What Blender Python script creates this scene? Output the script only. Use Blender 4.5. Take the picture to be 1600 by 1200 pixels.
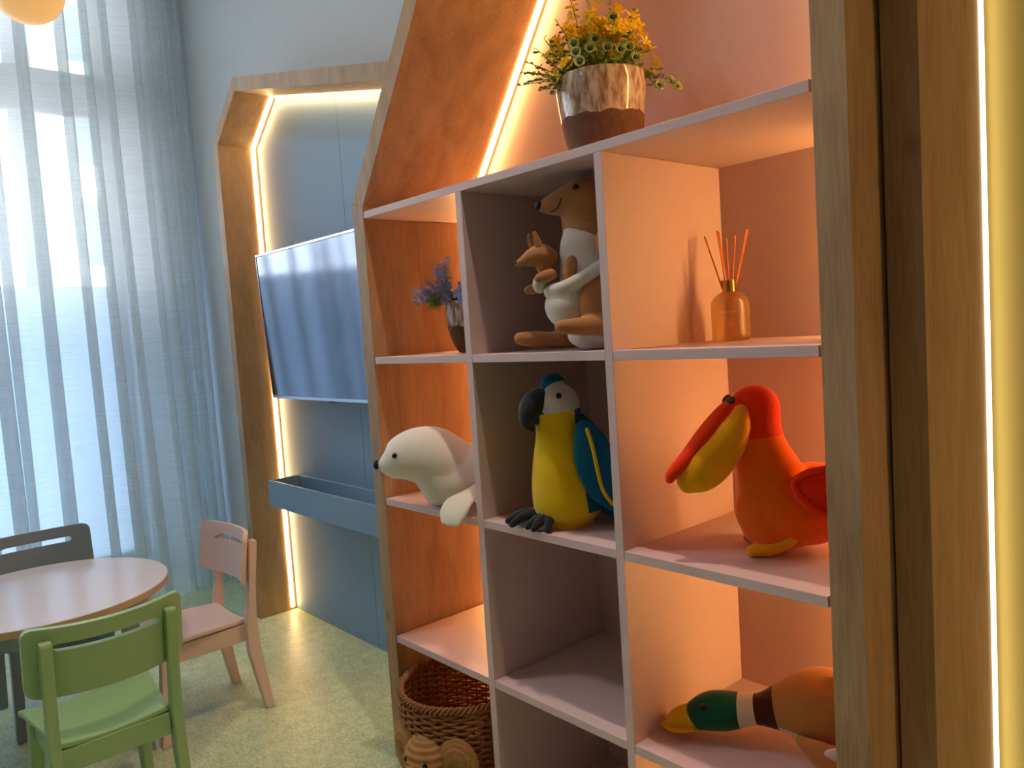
import bpy, bmesh, math, random
from mathutils import Vector, Matrix
import mathutils
R = math.radians
sc = bpy.context.scene
for o in list(bpy.data.objects): bpy.data.objects.remove(o, do_unlink=True)
C = sc.collection

# ------------------------------------------------------------ camera
CAM = Vector((1.784845, -1.091560, 1.174328))
rt = Vector((0.66300613, 0.74575194, -0.06539807))
up = Vector((-0.01067558, 0.09676862, 0.99524965))
fw = Vector((-0.74853784, 0.65915846, -0.07211952))
cd = bpy.data.cameras.new('camera'); cam = bpy.data.objects.new('camera', cd); C.objects.link(cam)
m = Matrix((rt, up, -fw)).transposed().to_4x4(); m.translation = CAM
cam.matrix_world = m
cd.sensor_fit = 'HORIZONTAL'; cd.sensor_width = 36.0
cd.lens = 1214.178 / 1600 * 36.0
cd.clip_start = 0.02; cd.clip_end = 200
sc.camera = cam

# ------------------------------------------------------------ view / world / lights
sc.view_settings.view_transform = 'Standard'
sc.view_settings.look = 'None'
sc.view_settings.gamma = 1.0
sc.view_settings.use_curve_mapping = False
sc.view_settings.exposure = 0.0
sc.cycles.use_denoising = True
sc.cycles.max_bounces = 10
sc.cycles.diffuse_bounces = 5
sc.cycles.transparent_max_bounces = 16
sc.cycles.sample_clamp_indirect = 6
sc.cycles.caustics_reflective = False
sc.cycles.caustics_refractive = False

w = bpy.data.worlds.new('sky'); sc.world = w; w.use_nodes = True
bg = w.node_tree.nodes['Background']
bg.inputs[0].default_value = (0.90, 0.95, 1.0, 1); bg.inputs[1].default_value = 15.0

def light(name, kind, loc, energy, color, size=None, target=None, **kw):
    l = bpy.data.lights.new(name, kind); l.energy = energy; l.color = color
    if size is not None:
        if kind == 'AREA':
            l.shape = 'RECTANGLE'; l.size, l.size_y = size
        elif kind == 'SUN': l.angle = size
        else: l.shadow_soft_size = size
    for k, v in kw.items(): setattr(l, k, v)
    o = bpy.data.objects.new(name, l); C.objects.link(o); o.location = loc
    if target is not None:
        o.rotation_euler = (Vector(target) - Vector(loc)).to_track_quat('-Z', 'Y').to_euler()
    return o
light('sun', 'SUN', (0, 0, 20), 5.0, (1, 0.96, 0.9), R(0.6), target=(-12, 2.5, 8))
# daylight guide for the window opening (portal: adds no light of its own)
po = light('window_portal', 'AREA', (-2.60, -1.5, 1.6), 1, (1, 1, 1), (3.1, 3.0), target=(0, -1.5, 1.6))
po.data.cycles.is_portal = True

# ------------------------------------------------------------ constants
D = 0.374
HZ = 3.30
XL, XR, YF = -2.45, 3.6, -3.6

# ------------------------------------------------------------ materials
def lin(c):
    return tuple(((v/255)/12.92 if v/255 <= 0.04045 else ((v/255+0.055)/1.055)**2.4) for v in c) + (1,)
MATS = {}
def mat(name, col, rough=0.6, spec=0.4, metal=0.0, sheen=0.0, bump=0.0, bscale=200.0, var=0.0, vscale=8.0,
        coat=0.0, trans=0.0, stretch=None):
    if name in MATS: return MATS[name]
    m = bpy.data.materials.new(name); m.use_nodes = True; nt = m.node_tree; b = nt.nodes['Principled BSDF']
    b.inputs['Base Color'].default_value = lin(col); b.inputs['Roughness'].default_value = rough
    b.inputs['Specular IOR Level'].default_value = spec; b.inputs['Metallic'].default_value = metal
    b.inputs['Sheen Weight'].default_value = sheen; b.inputs['Sheen Roughness'].default_value = 0.4
    b.inputs['Coat Weight'].default_value = coat; b.inputs['Transmission Weight'].default_value = trans
    tc = nt.nodes.new('ShaderNodeTexCoord')
    src = tc.outputs['Object']
    if stretch:
        mp = nt.nodes.new('ShaderNodeMapping'); mp.inputs['Scale'].default_value = stretch
        nt.links.new(src, mp.inputs[0]); src = mp.outputs[0]
    if var:
        n = nt.nodes.new('ShaderNodeTexNoise'); n.inputs['Scale'].default_value = vscale; n.inputs['Detail'].default_value = 4
        nt.links.new(src, n.inputs['Vector'])
        mx = nt.nodes.new('ShaderNodeMix'); mx.data_type = 'RGBA'
        c = lin(col)
        mx.inputs[6].default_value = tuple(max(0, v*(1-var)) for v in c[:3])+(1,)
        mx.inputs[7].default_value = tuple(min(1, v*(1+var)) for v in c[:3])+(1,)
        nt.links.new(n.outputs['Fac'], mx.inputs[0]); nt.links.new(mx.outputs[2], b.inputs['Base Color'])
    if bump:
        n2 = nt.nodes.new('ShaderNodeTexNoise'); n2.inputs['Scale'].default_value = bscale; n2.inputs['Detail'].default_value = 3
        nt.links.new(src, n2.inputs['Vector'])
        bp = nt.nodes.new('ShaderNodeBump'); bp.inputs['Strength'].default_value = bump; bp.inputs['Distance'].default_value = 0.002
        nt.links.new(n2.outputs['Fac'], bp.inputs['Height']); nt.links.new(bp.outputs[0], b.inputs['Normal'])
    MATS[name] = m
    return m

def wood(name, c1, c2, c3, axis='z', rough=0.5):
    if name in MATS: return MATS[name]
    m = bpy.data.materials.new(name); m.use_nodes = True; nt = m.node_tree; b = nt.nodes['Principled BSDF']
    b.inputs['Roughness'].default_value = rough; b.inputs['Specular IOR Level'].default_value = 0.35
    tc = nt.nodes.new('ShaderNodeTexCoord'); mp = nt.nodes.new('ShaderNodeMapping')
    mp.inputs['Scale'].default_value = {'z': (1, 1, 0.06), 'x': (0.06, 1, 1)}[axis]
    nt.links.new(tc.outputs['Object'], mp.inputs[0])
    n = nt.nodes.new('ShaderNodeTexNoise'); n.inputs['Scale'].default_value = 260; n.inputs['Detail'].default_value = 6
    nt.links.new(mp.outputs[0], n.inputs['Vector'])
    mp2 = nt.nodes.new('ShaderNodeMapping'); mp2.inputs['Scale'].default_value = {'z': (1, 1, 0.22), 'x': (0.22, 1, 1)}[axis]
    nt.links.new(tc.outputs['Object'], mp2.inputs[0])
    n2 = nt.nodes.new('ShaderNodeTexNoise'); n2.inputs['Scale'].default_value = 14; n2.inputs['Detail'].default_value = 7
    n2.inputs['Distortion'].default_value = 0.8
    nt.links.new(mp2.outputs[0], n2.inputs['Vector'])
    cr = nt.nodes.new('ShaderNodeValToRGB')
    e = cr.color_ramp.elements; e[0].position = 0.3; e[0].color = lin(c1); e[1].position = 0.72; e[1].color = lin(c3)
    k = cr.color_ramp.elements.new(0.5); k.color = lin(c2)
    ma = nt.nodes.new('ShaderNodeMix'); ma.data_type = 'FLOAT'; ma.inputs[0].default_value = 0.42
    nt.links.new(n2.outputs['Fac'], ma.inputs[2]); nt.links.new(n.outputs['Fac'], ma.inputs[3])
    nt.links.new(ma.outputs[0], cr.inputs[0]); nt.links.new(cr.outputs[0], b.inputs['Base Color'])
    # small knots
    v = nt.nodes.new('ShaderNodeTexVoronoi'); v.inputs['Scale'].default_value = 5.5
    mp3 = nt.nodes.new('ShaderNodeMapping'); mp3.inputs['Scale'].default_value = {'z': (1, 1, 0.6), 'x': (0.6, 1, 1)}[axis]
    nt.links.new(tc.outputs['Object'], mp3.inputs[0]); nt.links.new(mp3.outputs[0], v.inputs['Vector'])
    mr = nt.nodes.new('ShaderNodeMapRange'); mr.inputs[1].default_value = 0.02; mr.inputs[2].default_value = 0.09
    mr.inputs[3].default_value = 0.62; mr.inputs[4].default_value = 1.0
    nt.links.new(v.outputs['Distance'], mr.inputs[0])
    mx = nt.nodes.new('ShaderNodeMix'); mx.data_type = 'RGBA'; mx.blend_type = 'MULTIPLY'; mx.inputs[0].default_value = 1
    nt.links.new(cr.outputs[0], mx.inputs[6]); nt.links.new(mr.outputs[0], mx.inputs[7]); nt.links.new(mx.outputs[2], b.inputs['Base Color'])
    bp = nt.nodes.new('ShaderNodeBump'); bp.inputs['Strength'].default_value = 0.12; bp.inputs['Distance'].default_value = 0.001
    nt.links.new(n.outputs['Fac'], bp.inputs['Height']); nt.links.new(bp.outputs[0], b.inputs['Normal'])
    MATS[name] = m
    return m

def emit(name, col, strength):
    if name in MATS: return MATS[name]
    m = bpy.data.materials.new(name); m.use_nodes = True; nt = m.node_tree; nt.nodes.clear()
    e = nt.nodes.new('ShaderNodeEmission'); e.inputs[0].default_value = tuple(col)+(1,); e.inputs[1].default_value = strength
    o = nt.nodes.new('ShaderNodeOutputMaterial'); nt.links.new(e.outputs[0], o.inputs[0]); MATS[name] = m
    return m

OAK = wood('oak_veneer', (146, 114, 84), (174, 140, 106), (192, 160, 126))
PINK = mat('pink_laminate', (218, 190, 190), 0.45, 0.35)
BLUE = mat('blue_laminate', (130, 162, 192), 0.55, 0.3)
YELLOW = mat('yellow_laminate', (226, 208, 134), 0.55, 0.3)
WALLP = mat('wall_paint', (205, 212, 218), 0.85, 0.2, bump=0.05, bscale=300)
LED_T = emit('led_warm_white', (1.0, 0.58, 0.23), 30.0)
LED_B = emit('led_amber', (1.0, 0.51, 0.17), 36.0)
LED_S = emit('led_amber_side', (1.0, 0.50, 0.14), 84.0)
LED_YR = emit('led_right_boost', (1.0, 0.64, 0.28), 55.0)  # unseen strip, boosted to brighten the oak side facing it
LED_Y = emit('led_yellow_white', (1.0, 0.80, 0.46), 4.2)

# ------------------------------------------------------------ mesh helpers
def link(name, bm, m=None, parent=None, smooth=False, bevel=0.0, label=None):
    me = bpy.data.meshes.new(name)
    bmesh.ops.recalc_face_normals(bm, faces=bm.faces[:])
    bm.to_mesh(me); bm.free()
    o = bpy.data.objects.new(name, me); C.objects.link(o)
    if m is not None:
        for q in (m if isinstance(m, (list, tuple)) else [m]): me.materials.append(q)
    if smooth:
        for p in me.polygons: p.use_smooth = True
    if parent is not None: o.parent = parent
    if bevel:
        b = o.modifiers.new('bevel', 'BEVEL'); b.width = bevel; b.segments = 2; b.limit_method = 'ANGLE'; b.angle_limit = R(40)
    if label: o['label'] = label
    return o
def tag(o, label, cat, group=None):
    o['label'] = label; o['category'] = cat
    if group: o['group'] = group
    return o
def struct(o): o['kind'] = 'structure'; return o
def thing(name, label, cat, loc=(0, 0, 0), rotz=0.0, group=None):
    o = bpy.data.objects.new(name, None); C.objects.link(o); o.location = loc; o.rotation_euler = (0, 0, rotz)
    o.empty_display_size = 0.05
    return tag(o, label, cat, group)
def box(bm, x0, x1, y0, y1, z0, z1):
    v = [bm.verts.new((x, y, z)) for x in (x0, x1) for y in (y0, y1) for z in (z0, z1)]
    for f in ((0, 1, 3, 2), (4, 6, 7, 5), (0, 4, 5, 1), (2, 3, 7, 6), (0, 2, 6, 4), (1, 5, 7, 3)):
        bm.faces.new([v[i] for i in f])
def boxo(name, x0, x1, y0, y1, z0, z1, m, parent=None, bevel=0.0, label=None):
    bm = bmesh.new(); box(bm, x0, x1, y0, y1, z0, z1); return link(name, bm, m, parent, bevel=bevel, label=label)
def prism_y(bm, pts, y0, y1):
    """polygon in the xz plane extruded along y"""
    a = [bm.verts.new((x, y0, z)) for x, z in pts]; b = [bm.verts.new((x, y1, z)) for x, z in pts]
    bm.faces.new(a); bm.faces.new(b[::-1]); n = len(pts)
    for i in range(n): bm.faces.new((a[i], b[i], b[(i+1) % n], a[(i+1) % n]))
def prism(bm, pts, ax, d):
    """3-D polygon pts extruded by vector d"""
    a = [bm.verts.new(p) for p in pts]; b = [bm.verts.new(Vector(p)+Vector(d)) for p in pts]
    bm.faces.new(a); bm.faces.new(b[::-1]); n = len(pts)
    for i in range(n): bm.faces.new((a[i], b[i], b[(i+1) % n], a[(i+1) % n]))
def loft(bm, P, seg=20, upv=(0, 0, 1), caps=True):
    """P: list of (x,y,z, ra, rb): ra sideways, rb along up-ish"""
    pts = [Vector(p[:3]) for p in P]; rings = []
    n = len(P)
    ch = pts[-1]-pts[0]; vert = tuple(upv) == (0, 0, 1) and abs(ch.z) > 0.7*ch.length
    for i, p in enumerate(P):
        t = (pts[min(i+1, n-1)] - pts[max(i-1, 0)])
        if t.length < 1e-9: t = Vector((0, 0, 1))
        t.normalize(); u0 = Vector(upv)
        if vert: u0 = Vector((1, 0, 0))
        s = t.cross(u0)
        if s.length < 0.05: s = t.cross(Vector((0, 1, 0)))
        s.normalize(); v = s.cross(t).normalized()
        ra = p[3]; rb = p[4] if len(p) > 4 else p[3]
        rings.append([bm.verts.new(pts[i] + s*ra*math.cos(2*math.pi*k/seg) + v*rb*math.sin(2*math.pi*k/seg)) for k in range(seg)])
    for i in range(n-1):
        for k in range(seg):
            bm.faces.new((rings[i][k], rings[i][(k+1) % seg], rings[i+1][(k+1) % seg], rings[i+1][k]))
    if caps:
        bm.faces.new(rings[0][::-1]); bm.faces.new(rings[-1])
def rloft(P, k=4):
    """refine control rings smoothly (Catmull-Rom) and round off both ends"""
    P = [tuple(p) if len(p) == 5 else (p[0], p[1], p[2], p[3], p[3]) for p in P]
    out = []
    n = len(P)
    for i in range(n-1):
        p0, p1, p2, p3 = P[max(i-1, 0)], P[i], P[i+1], P[min(i+2, n-1)]
        for j in range(k):
            t = j/k; q = []
            for c in range(5):
                a, b, d, e = p0[c], p1[c], p2[c], p3[c]
                q.append(0.5*((2*b) + (-a+d)*t + (2*a-5*b+4*d-e)*t*t + (-a+3*b-3*d+e)*t**3))
            q[3] = max(q[3], 0.0008); q[4] = max(q[4], 0.0008)
            out.append(tuple(q))
    out.append(P[-1])
    def capend(p, q):
        a = Vector(p[:3]); d = (a - Vector(q[:3])); d.normalize(); r = min(p[3], p[4]); res = []
        for ang in (30, 55, 75, 86):
            s = math.cos(R(ang)); h = math.sin(R(ang))*r
            c = a + d*h; res.append((c.x, c.y, c.z, p[3]*s, p[4]*s))
        return res
    return capend(out[0], out[1])[::-1] + out + capend(out[-1], out[-2])
def ball(bm, c, r, seg=16, rings=10, rot=None):
    r = r if isinstance(r, (tuple, list)) else (r, r, r)
    M = Matrix.Translation(c) @ (rot if rot else Matrix.Identity(4)) @ Matrix.Diagonal((*r, 1))
    bmesh.ops.create_uvsphere(bm, u_segments=seg, v_segments=rings, radius=1, matrix=M)
def lathe(bm, prof, seg=40, c=(0, 0, 0)):
    rings = []
    for r, z in prof:
        rings.append([bm.verts.new((c[0]+r*math.cos(2*math.pi*k/seg), c[1]+r*math.sin(2*math.pi*k/seg), c[2]+z)) for k in range(seg)])
    for i in range(len(prof)-1):
        for k in range(seg): bm.faces.new((rings[i][k], rings[i][(k+1) % seg], rings[i+1][(k+1) % seg], rings[i+1][k]))
    bm.faces.new(rings[0][::-1]); bm.faces.new(rings[-1])
def tube(bm, pts, r, seg=8, k=4):
    if len(pts) > 2 and k > 1: 
        P = rloft([(*p, r, r) for p in pts], k)
    else: P = [(*p, r, r) for p in pts]
    loft(bm, P, seg)
def soft(name, shapes, mats, parent, voxel=0.003, smooth=8, zone=None, cuts=(), label=None, zmin=0.0006):
    """union of soft shapes as ONE continuous surface; zone(x,y,z)->material index"""
    bm = bmesh.new()
    for s in shapes:
        if s[0] == 'loft': loft(bm, rloft(s[1]), 44, s[2] if len(s) > 2 else (0, 0, 1))
        else: ball(bm, s[1], s[2], 24, 16, s[3] if len(s) > 3 else None)
    bmesh.ops.recalc_face_normals(bm, faces=bm.faces[:])
    me = bpy.data.meshes.new('tmp'); bm.to_mesh(me); bm.free()
    t = bpy.data.objects.new('tmp', me); C.objects.link(t)
    a = t.modifiers.new('r', 'REMESH'); a.mode = 'VOXEL'; a.voxel_size = voxel; a.use_smooth_shade = True
    b = t.modifiers.new('s', 'SMOOTH'); b.factor = 0.5; b.iterations = smooth
    dg = bpy.context.evaluated_depsgraph_get(); dg.update()
    nm = bpy.data.meshes.new_from_object(t.evaluated_get(dg)); bpy.data.objects.remove(t, do_unlink=True)
    bm = bmesh.new(); bm.from_mesh(nm)
    for co, no in cuts:
        bmesh.ops.bisect_plane(bm, geom=bm.verts[:]+bm.edges[:]+bm.faces[:], plane_co=co, plane_no=no, dist=1e-5)
    if zmin is not None:
        for v in bm.verts:
            if v.co.z < zmin: v.co.z = zmin     # stuffing rests flat on the board
    if zone:
        for f in bm.faces: f.material_index = zone(*f.calc_center_median())
    o = link(name, bm, mats, parent, smooth=True, label=label)
    return o
rnd = random.Random(7)

# ------------------------------------------------------------ room
boxo_f = boxo('floor', XL-0.2, XR+0.2, YF-0.2, 0.6, -0.1, 0.0, None); struct(boxo_f)
fm = bpy.data.materials.new('speckled_vinyl'); fm.use_nodes = True; nt = fm.node_tree; b = nt.nodes['Principled BSDF']
b.inputs['Roughness'].default_value = 0.38; b.inputs['Specular IOR Level'].default_value = 0.45
tc = nt.nodes.new('ShaderNodeTexCoord')
n1 = nt.nodes.new('ShaderNodeTexNoise'); n1.inputs['Scale'].default_value = 110; n1.inputs['Detail'].default_value = 5
n2 = nt.nodes.new('ShaderNodeTexNoise'); n2.inputs['Scale'].default_value = 24; n2.inputs['Detail'].default_value = 6
mxx = nt.nodes.new('ShaderNodeMix'); mxx.data_type = 'FLOAT'; mxx.inputs[0].default_value = 0.35
nt.links.new(tc.outputs['Object'], n1.inputs['Vector']); nt.links.new(tc.outputs['Object'], n2.inputs['Vector'])
nt.links.new(n1.outputs['Fac'], mxx.inputs[2]); nt.links.new(n2.outputs['Fac'], mxx.inputs[3])
cr = nt.nodes.new('ShaderNodeValToRGB'); e = cr.color_ramp.elements
e[0].position = 0.36; e[0].color = lin((168, 186, 142)); e[1].position = 0.64; e[1].color = lin((222, 230, 194))
nt.links.new(mxx.outputs[0], cr.inputs[0])
br = nt.nodes.new('ShaderNodeTexBrick'); br.offset = 0.0; br.inputs['Scale'].default_value = 1.0
br.inputs['Brick Width'].default_value = 0.6; br.inputs['Row Height'].default_value = 0.6; br.inputs['Mortar Size'].default_value = 0.0012
br.inputs['Color1'].default_value = (1, 1, 1, 1); br.inputs['Color2'].default_value = (1, 1, 1, 1); br.inputs['Mortar'].default_value = (0.8, 0.8, 0.76, 1)
nt.links.new(tc.outputs['Object'], br.inputs['Vector'])
mm = nt.nodes.new('ShaderNodeMix'); mm.data_type = 'RGBA'; mm.blend_type = 'MULTIPLY'; mm.inputs[0].default_value = 1
nt.links.new(cr.outputs[0], mm.inputs[6]); nt.links.new(br.outputs[0], mm.inputs[7]); nt.links.new(mm.outputs[2], b.inputs['Base Color'])
boxo_f.data.materials.append(fm)
CEIL = mat('ceiling_paint', (232, 232, 230), 0.9, 0.1)
struct(boxo('ceiling', XL-0.2, XR+0.2, YF-0.2, 0.6, HZ, HZ+0.1, CEIL))
struct(boxo('wall_back', XL-0.2, XR+0.2, D+0.006, 0.6, 0, HZ, WALLP))
WALLB = mat('low_bounce_wall', (150, 138, 122), 0.85, 0.2)  # unseen walls, colour darkened to cut bounced light
struct(boxo('wall_right', XR, XR+0.2, YF, D+0.006, 0, HZ, WALLB))
struct(boxo('wall_front', XL, XR, YF-0.2, YF, 0, HZ, WALLB))
# window wall with one tall opening
WY0, WY1, WZ1 = -3.05, 0.10, 3.12
bm = bmesh.new()
box(bm, XL-0.2, XL, WY1, D+0.006, 0, HZ); box(bm, XL-0.2, XL, YF, WY0, 0, HZ); box(bm, XL-0.2, XL, WY0, WY1, WZ1, HZ)
box(bm, XL-0.2, XL, WY0, WY1, 0, 0.10)
struct(link('wall_left', bm, WALLP))
WFR = mat('window_frame_paint', (150, 160, 172), 0.5)
win = struct(boxo('window_1', XL-0.13, XL-0.07, WY0, WY1, 2.36, 2.56, WFR))
bm = bmesh.new()
box(bm, XL-0.13, XL-0.07, WY0, WY0+0.05, 0.10, WZ1); box(bm, XL-0.13, XL-0.07, WY1-0.05, WY1, 0.10, WZ1)
box(bm, XL-0.13, XL-0.07, -1.55, -1.50, 0.10, WZ1); box(bm, XL-0.13, XL-0.07, WY0, WY1, 0.10, 0.15); box(bm, XL-0.13, XL-0.07, WY0, WY1, WZ1-0.05, WZ1)
link('window_frame', bm, WFR, win)
# clear glass above, an added film imitating bright outdoor haze below 1.52 m
gm = bpy.data.materials.new('window_glass'); gm.use_nodes = True; nt = gm.node_tree; nt.nodes.clear()
tr = nt.nodes.new('ShaderNodeBsdfTransparent'); gl = nt.nodes.new('ShaderNodeBsdfGlossy'); gl.inputs['Roughness'].default_value = 0.02
fr = nt.nodes.new('ShaderNodeFresnel'); ms = nt.nodes.new('ShaderNodeMixShader'); oo = nt.nodes.new('ShaderNodeOutputMaterial')
nt.links.new(fr.outputs[0], ms.inputs[0]); nt.links.new(tr.outputs[0], ms.inputs[1]); nt.links.new(gl.outputs[0], ms.inputs[2]); nt.links.new(ms.outputs[0], oo.inputs[0])
boxo('window_pane', XL-0.103, XL-0.098, WY0+0.05, WY1-0.05, 1.52, WZ1-0.05, gm, win)
fg = bpy.data.materials.new('haze_film'); fg.use_nodes = True; nt = fg.node_tree; nt.nodes.clear()
tl = nt.nodes.new('ShaderNodeBsdfTranslucent'); tl.inputs[0].default_value = (0.46, 0.54, 0.62, 1)
df = nt.nodes.new('ShaderNodeBsdfDiffuse'); df.inputs[0].default_value = (0.6, 0.68, 0.75, 1)
ms = nt.nodes.new('ShaderNodeMixShader'); ms.inputs[0].default_value = 0.25; oo = nt.nodes.new('ShaderNodeOutputMaterial')
nt.links.new(tl.outputs[0], ms.inputs[1]); nt.links.new(df.outputs[0], ms.inputs[2]); nt.links.new(ms.outputs[0], oo.inputs[0])
boxo('haze_pane', XL-0.103, XL-0.098, WY0+0.05, WY1-0.05, 0.15, 1.52, fg, win)

# ------------------------------------------------------------ outdoors
GRD = mat('outdoor_paving', (150, 150, 148), 0.9, var=0.1)
g_ = boxo('ground', -60, XL-0.6, -40, 40, -3.2, -3.0, GRD); struct(g_)
FW_ = mat('facade_render', (225, 222, 215), 0.8); FG_ = mat('facade_glass', (70, 95, 125), 0.2, 0.6)
def tower(x, y0, y1, h, floors, nb, label, zone_w=FW_):
    t = thing('apartment_building', label, 'building', (x, (y0+y1)/2, -3.0))
    L = (y1-y0)/2
    boxo('facade', -6, 0, -L, L, 0, h, mat('facade_core', (120, 132, 146), 0.8), t)
    fh = h/floors
    for i in range(floors):
        z = i*fh
        bm = bmesh.new(); box(bm, 0.0, 1.0, -L, L, z, z+0.16); box(bm, 0.92, 1.0, -L, L, z+0.16, z+0.95)
        link('balcony', bm, zone_w, t)
        for k in range(nb):
            a = -L + (k+0.25)*2*L/nb; boxo('window', 0.0, 0.06, a, a+L/nb, z+0.5, z+fh-0.5, FG_, t)
    for k in range(nb+1):
        a = -L + k*2*L/nb; boxo('pier', 0, 1.02, a-0.35, a+0.35, 0, h, zone_w, t)
    bm = bmesh.new(); box(bm, -6.2, 1.2, -L-0.2, L+0.2, h, h+0.5); link('roof', bm, zone_w, t)
    return t
tower(-24, 4.5, 12.5, 26, 9, 4, 'pale apartment block with balcony bands seen beyond the window on the right')
tower(-26, -4.5, 3.2, 20, 7, 3, 'pale apartment block seen beyond the window at the photo left edge')

# ------------------------------------------------------------ curtain
cm = bpy.data.materials.new('sheer_linen'); cm.use_nodes = True; nt = cm.node_tree; nt.nodes.clear()
tc = nt.nodes.new('ShaderNodeTexCoord')
mpv = nt.nodes.new('ShaderNodeMapping'); mpv.inputs['Scale'].default_value = (6, 6, 260)
nw = nt.nodes.new('ShaderNodeTexNoise'); nw.inputs['Scale'].default_value = 1.0; nw.inputs['Detail'].default_value = 4
nt.links.new(tc.outputs['Object'], mpv.inputs[0]); nt.links.new(mpv.outputs[0], nw.inputs['Vector'])
mr = nt.nodes.new('ShaderNodeMapRange'); mr.inputs[1].default_value = 0.3; mr.inputs[2].default_value = 0.7; mr.inputs[3].default_value = 0.64; mr.inputs[4].default_value = 0.76
nt.links.new(nw.outputs['Fac'], mr.inputs[0])
tr = nt.nodes.new('ShaderNodeBsdfTransparent'); tr.inputs[0].default_value = (0.93, 0.97, 1.0, 1)
tl = nt.nodes.new('ShaderNodeBsdfTranslucent'); tl.inputs[0].default_value = (0.78, 0.83, 0.86, 1)
df = nt.nodes.new('ShaderNodeBsdfDiffuse'); df.inputs[0].default_value = (0.84, 0.85, 0.83, 1)
m1 = nt.nodes.new('ShaderNodeMixShader'); m1.inputs[0].default_value = 0.5; m2 = nt.nodes.new('ShaderNodeMixShader'); oo = nt.nodes.new('ShaderNodeOutputMaterial')
nt.links.new(tl.outputs[0], m1.inputs[1]); nt.links.new(df.outputs[0], m1.inputs[2])
nt.links.new(mr.outputs[0], m2.inputs[0]); nt.links.new(tr.outputs[0], m2.inputs[1]); nt.links.new(m1.outputs[0], m2.inputs[2]); nt.links.new(m2.outputs[0], oo.inputs[0])
def curtain():
    # folds as omega loops: walk along y, looping back at each pleat so that layers overlap
    rr = random.Random(3); prof = []
    y = -3.4
    while y < D - 0.03:
        dense = y > 0.02
        step = rr.uniform(0.045, 0.07) if dense else rr.uniform(0.10, 0.19)
        ov = rr.uniform(0.015, 0.03) if dense else rr.uniform(0.03, 0.075)
        a = rr.uniform(0.02, 0.035)
        y2 = min(y+step, D-0.025)
        prof += [(y, 0.0), (y+(y2-y)*0.3, -a*0.4), (y+(y2-y)*0.65, -a*0.1), (y2, a*0.8), (y2-ov*0.15, a*1.5), (y2-ov*0.6, a*1.4), (y2-ov*0.8, a*0.6)]
        y = y2 - ov*0.6
        if y2 >= D-0.026: break
    # smooth
    P = [Vector((p[1], p[0])) for p in prof]; Q = []
    for i in range(len(P)-1):
        p0, p1, p2, p3 = P[max(i-1, 0)], P[i], P[i+1], P[min(i+2, len(P)-1)]
        for j in range(4):
            t = j/4; Q.append(0.5*((2*p1)+(-p0+p2)*t+(2*p0-5*p1+4*p2-p3)*t*t+(-p0+3*p1-3*p2+p3)*t**3))
    bm = bmesh.new(); rows = 26; grid = []
    for r_ in range(rows+1):
        z = 0.012 + (HZ-0.03-0.012)*r_/rows; f = 1-r_/rows; row = []
        for i, q in enumerate(Q):
            k = 1 + 0.6*f**2
            row.append(bm.verts.new((-2.16 + q.x*k + 0.05*f*f*math.sin(q.y*9+1.0) + 0.09*f**3*max(0, 1-abs(q.y-0.1)/0.5), min(q.y + 0.012*f*math.sin(i*0.13), D-0.02), z)))
        grid.append(row)
    for a in range(rows):
        for i in range(len(Q)-1): bm.faces.new((grid[a][i], grid[a][i+1], grid[a+1][i+1], grid[a+1][i]))
    o = link('sheer_curtain', bm, cm, None, smooth=True)
    tag(o, 'floor length pale sheer curtain drawn across the tall window', 'curtain')
curtain()
rail = boxo('curtain_rail', -2.19, -2.13, -3.4, D-0.01, HZ-0.03, HZ, mat('rail_white', (225, 225, 225), 0.4))
tag(rail, 'white curtain rail under the ceiling above the sheer curtain', 'rail')

# ------------------------------------------------------------ house-shaped frames
def frame_parts(parent, inner, outer, y0, y1, led, side_led=None, right_led=None, led_w=0.016, gap=0.012):
    """inner/outer: polylines (x,z) of the opening from left foot over the roof to right foot"""
    n = len(inner)
    for i in range(n-1):
        nm = 'side_panel' if i in (0, n-2) else 'roof_panel'
        bm = bmesh.new(); prism_y(bm, [inner[i], inner[i+1], outer[i+1], outer[i]], y0, y1)
        link(nm, bm, OAK, parent, bevel=0.0008)
    # continuous LED profile set on the inner faces, close to the back panel
    cx = sum(p[0] for p in inner)/n; cz = 1.0
    off = []
    for i in range(n):
        def nrm(a, b):
            d = Vector((b[0]-a[0], b[1]-a[1])); d.normalize(); q = Vector((d.y, -d.x)); return q
        if i == 0: v = nrm(inner[0], inner[1])
        elif i == n-1: v = nrm(inner[-2], inner[-1])
        else:
            a = nrm(inner[i-1], inner[i]); b = nrm(inner[i], inner[i+1]); v = (a+b); v.normalize(); v /= max(0.3, v.dot(a))
        off.append((inner[i][0]+v.x*0.003, inner[i][1]+v.y*0.003))
    ya, yb = y1-gap-led_w, y1-gap
    for i in range(n-1):
        p, q, r_, s = inner[i], inner[i+1], off[i+1], off[i]
        z_lo = 0.012
        def lift(t): return (t[0], max(t[1], z_lo))
        bm = bmesh.new(); prism_y(bm, [lift(p), lift(q), lift(r_), lift(s)], ya, yb)
        link('light_strip', bm, (right_led if right_led and i == n-2 else (side_led or led)) if i in (0, n-2) else led, parent, label='glowing warm light strip')

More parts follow.
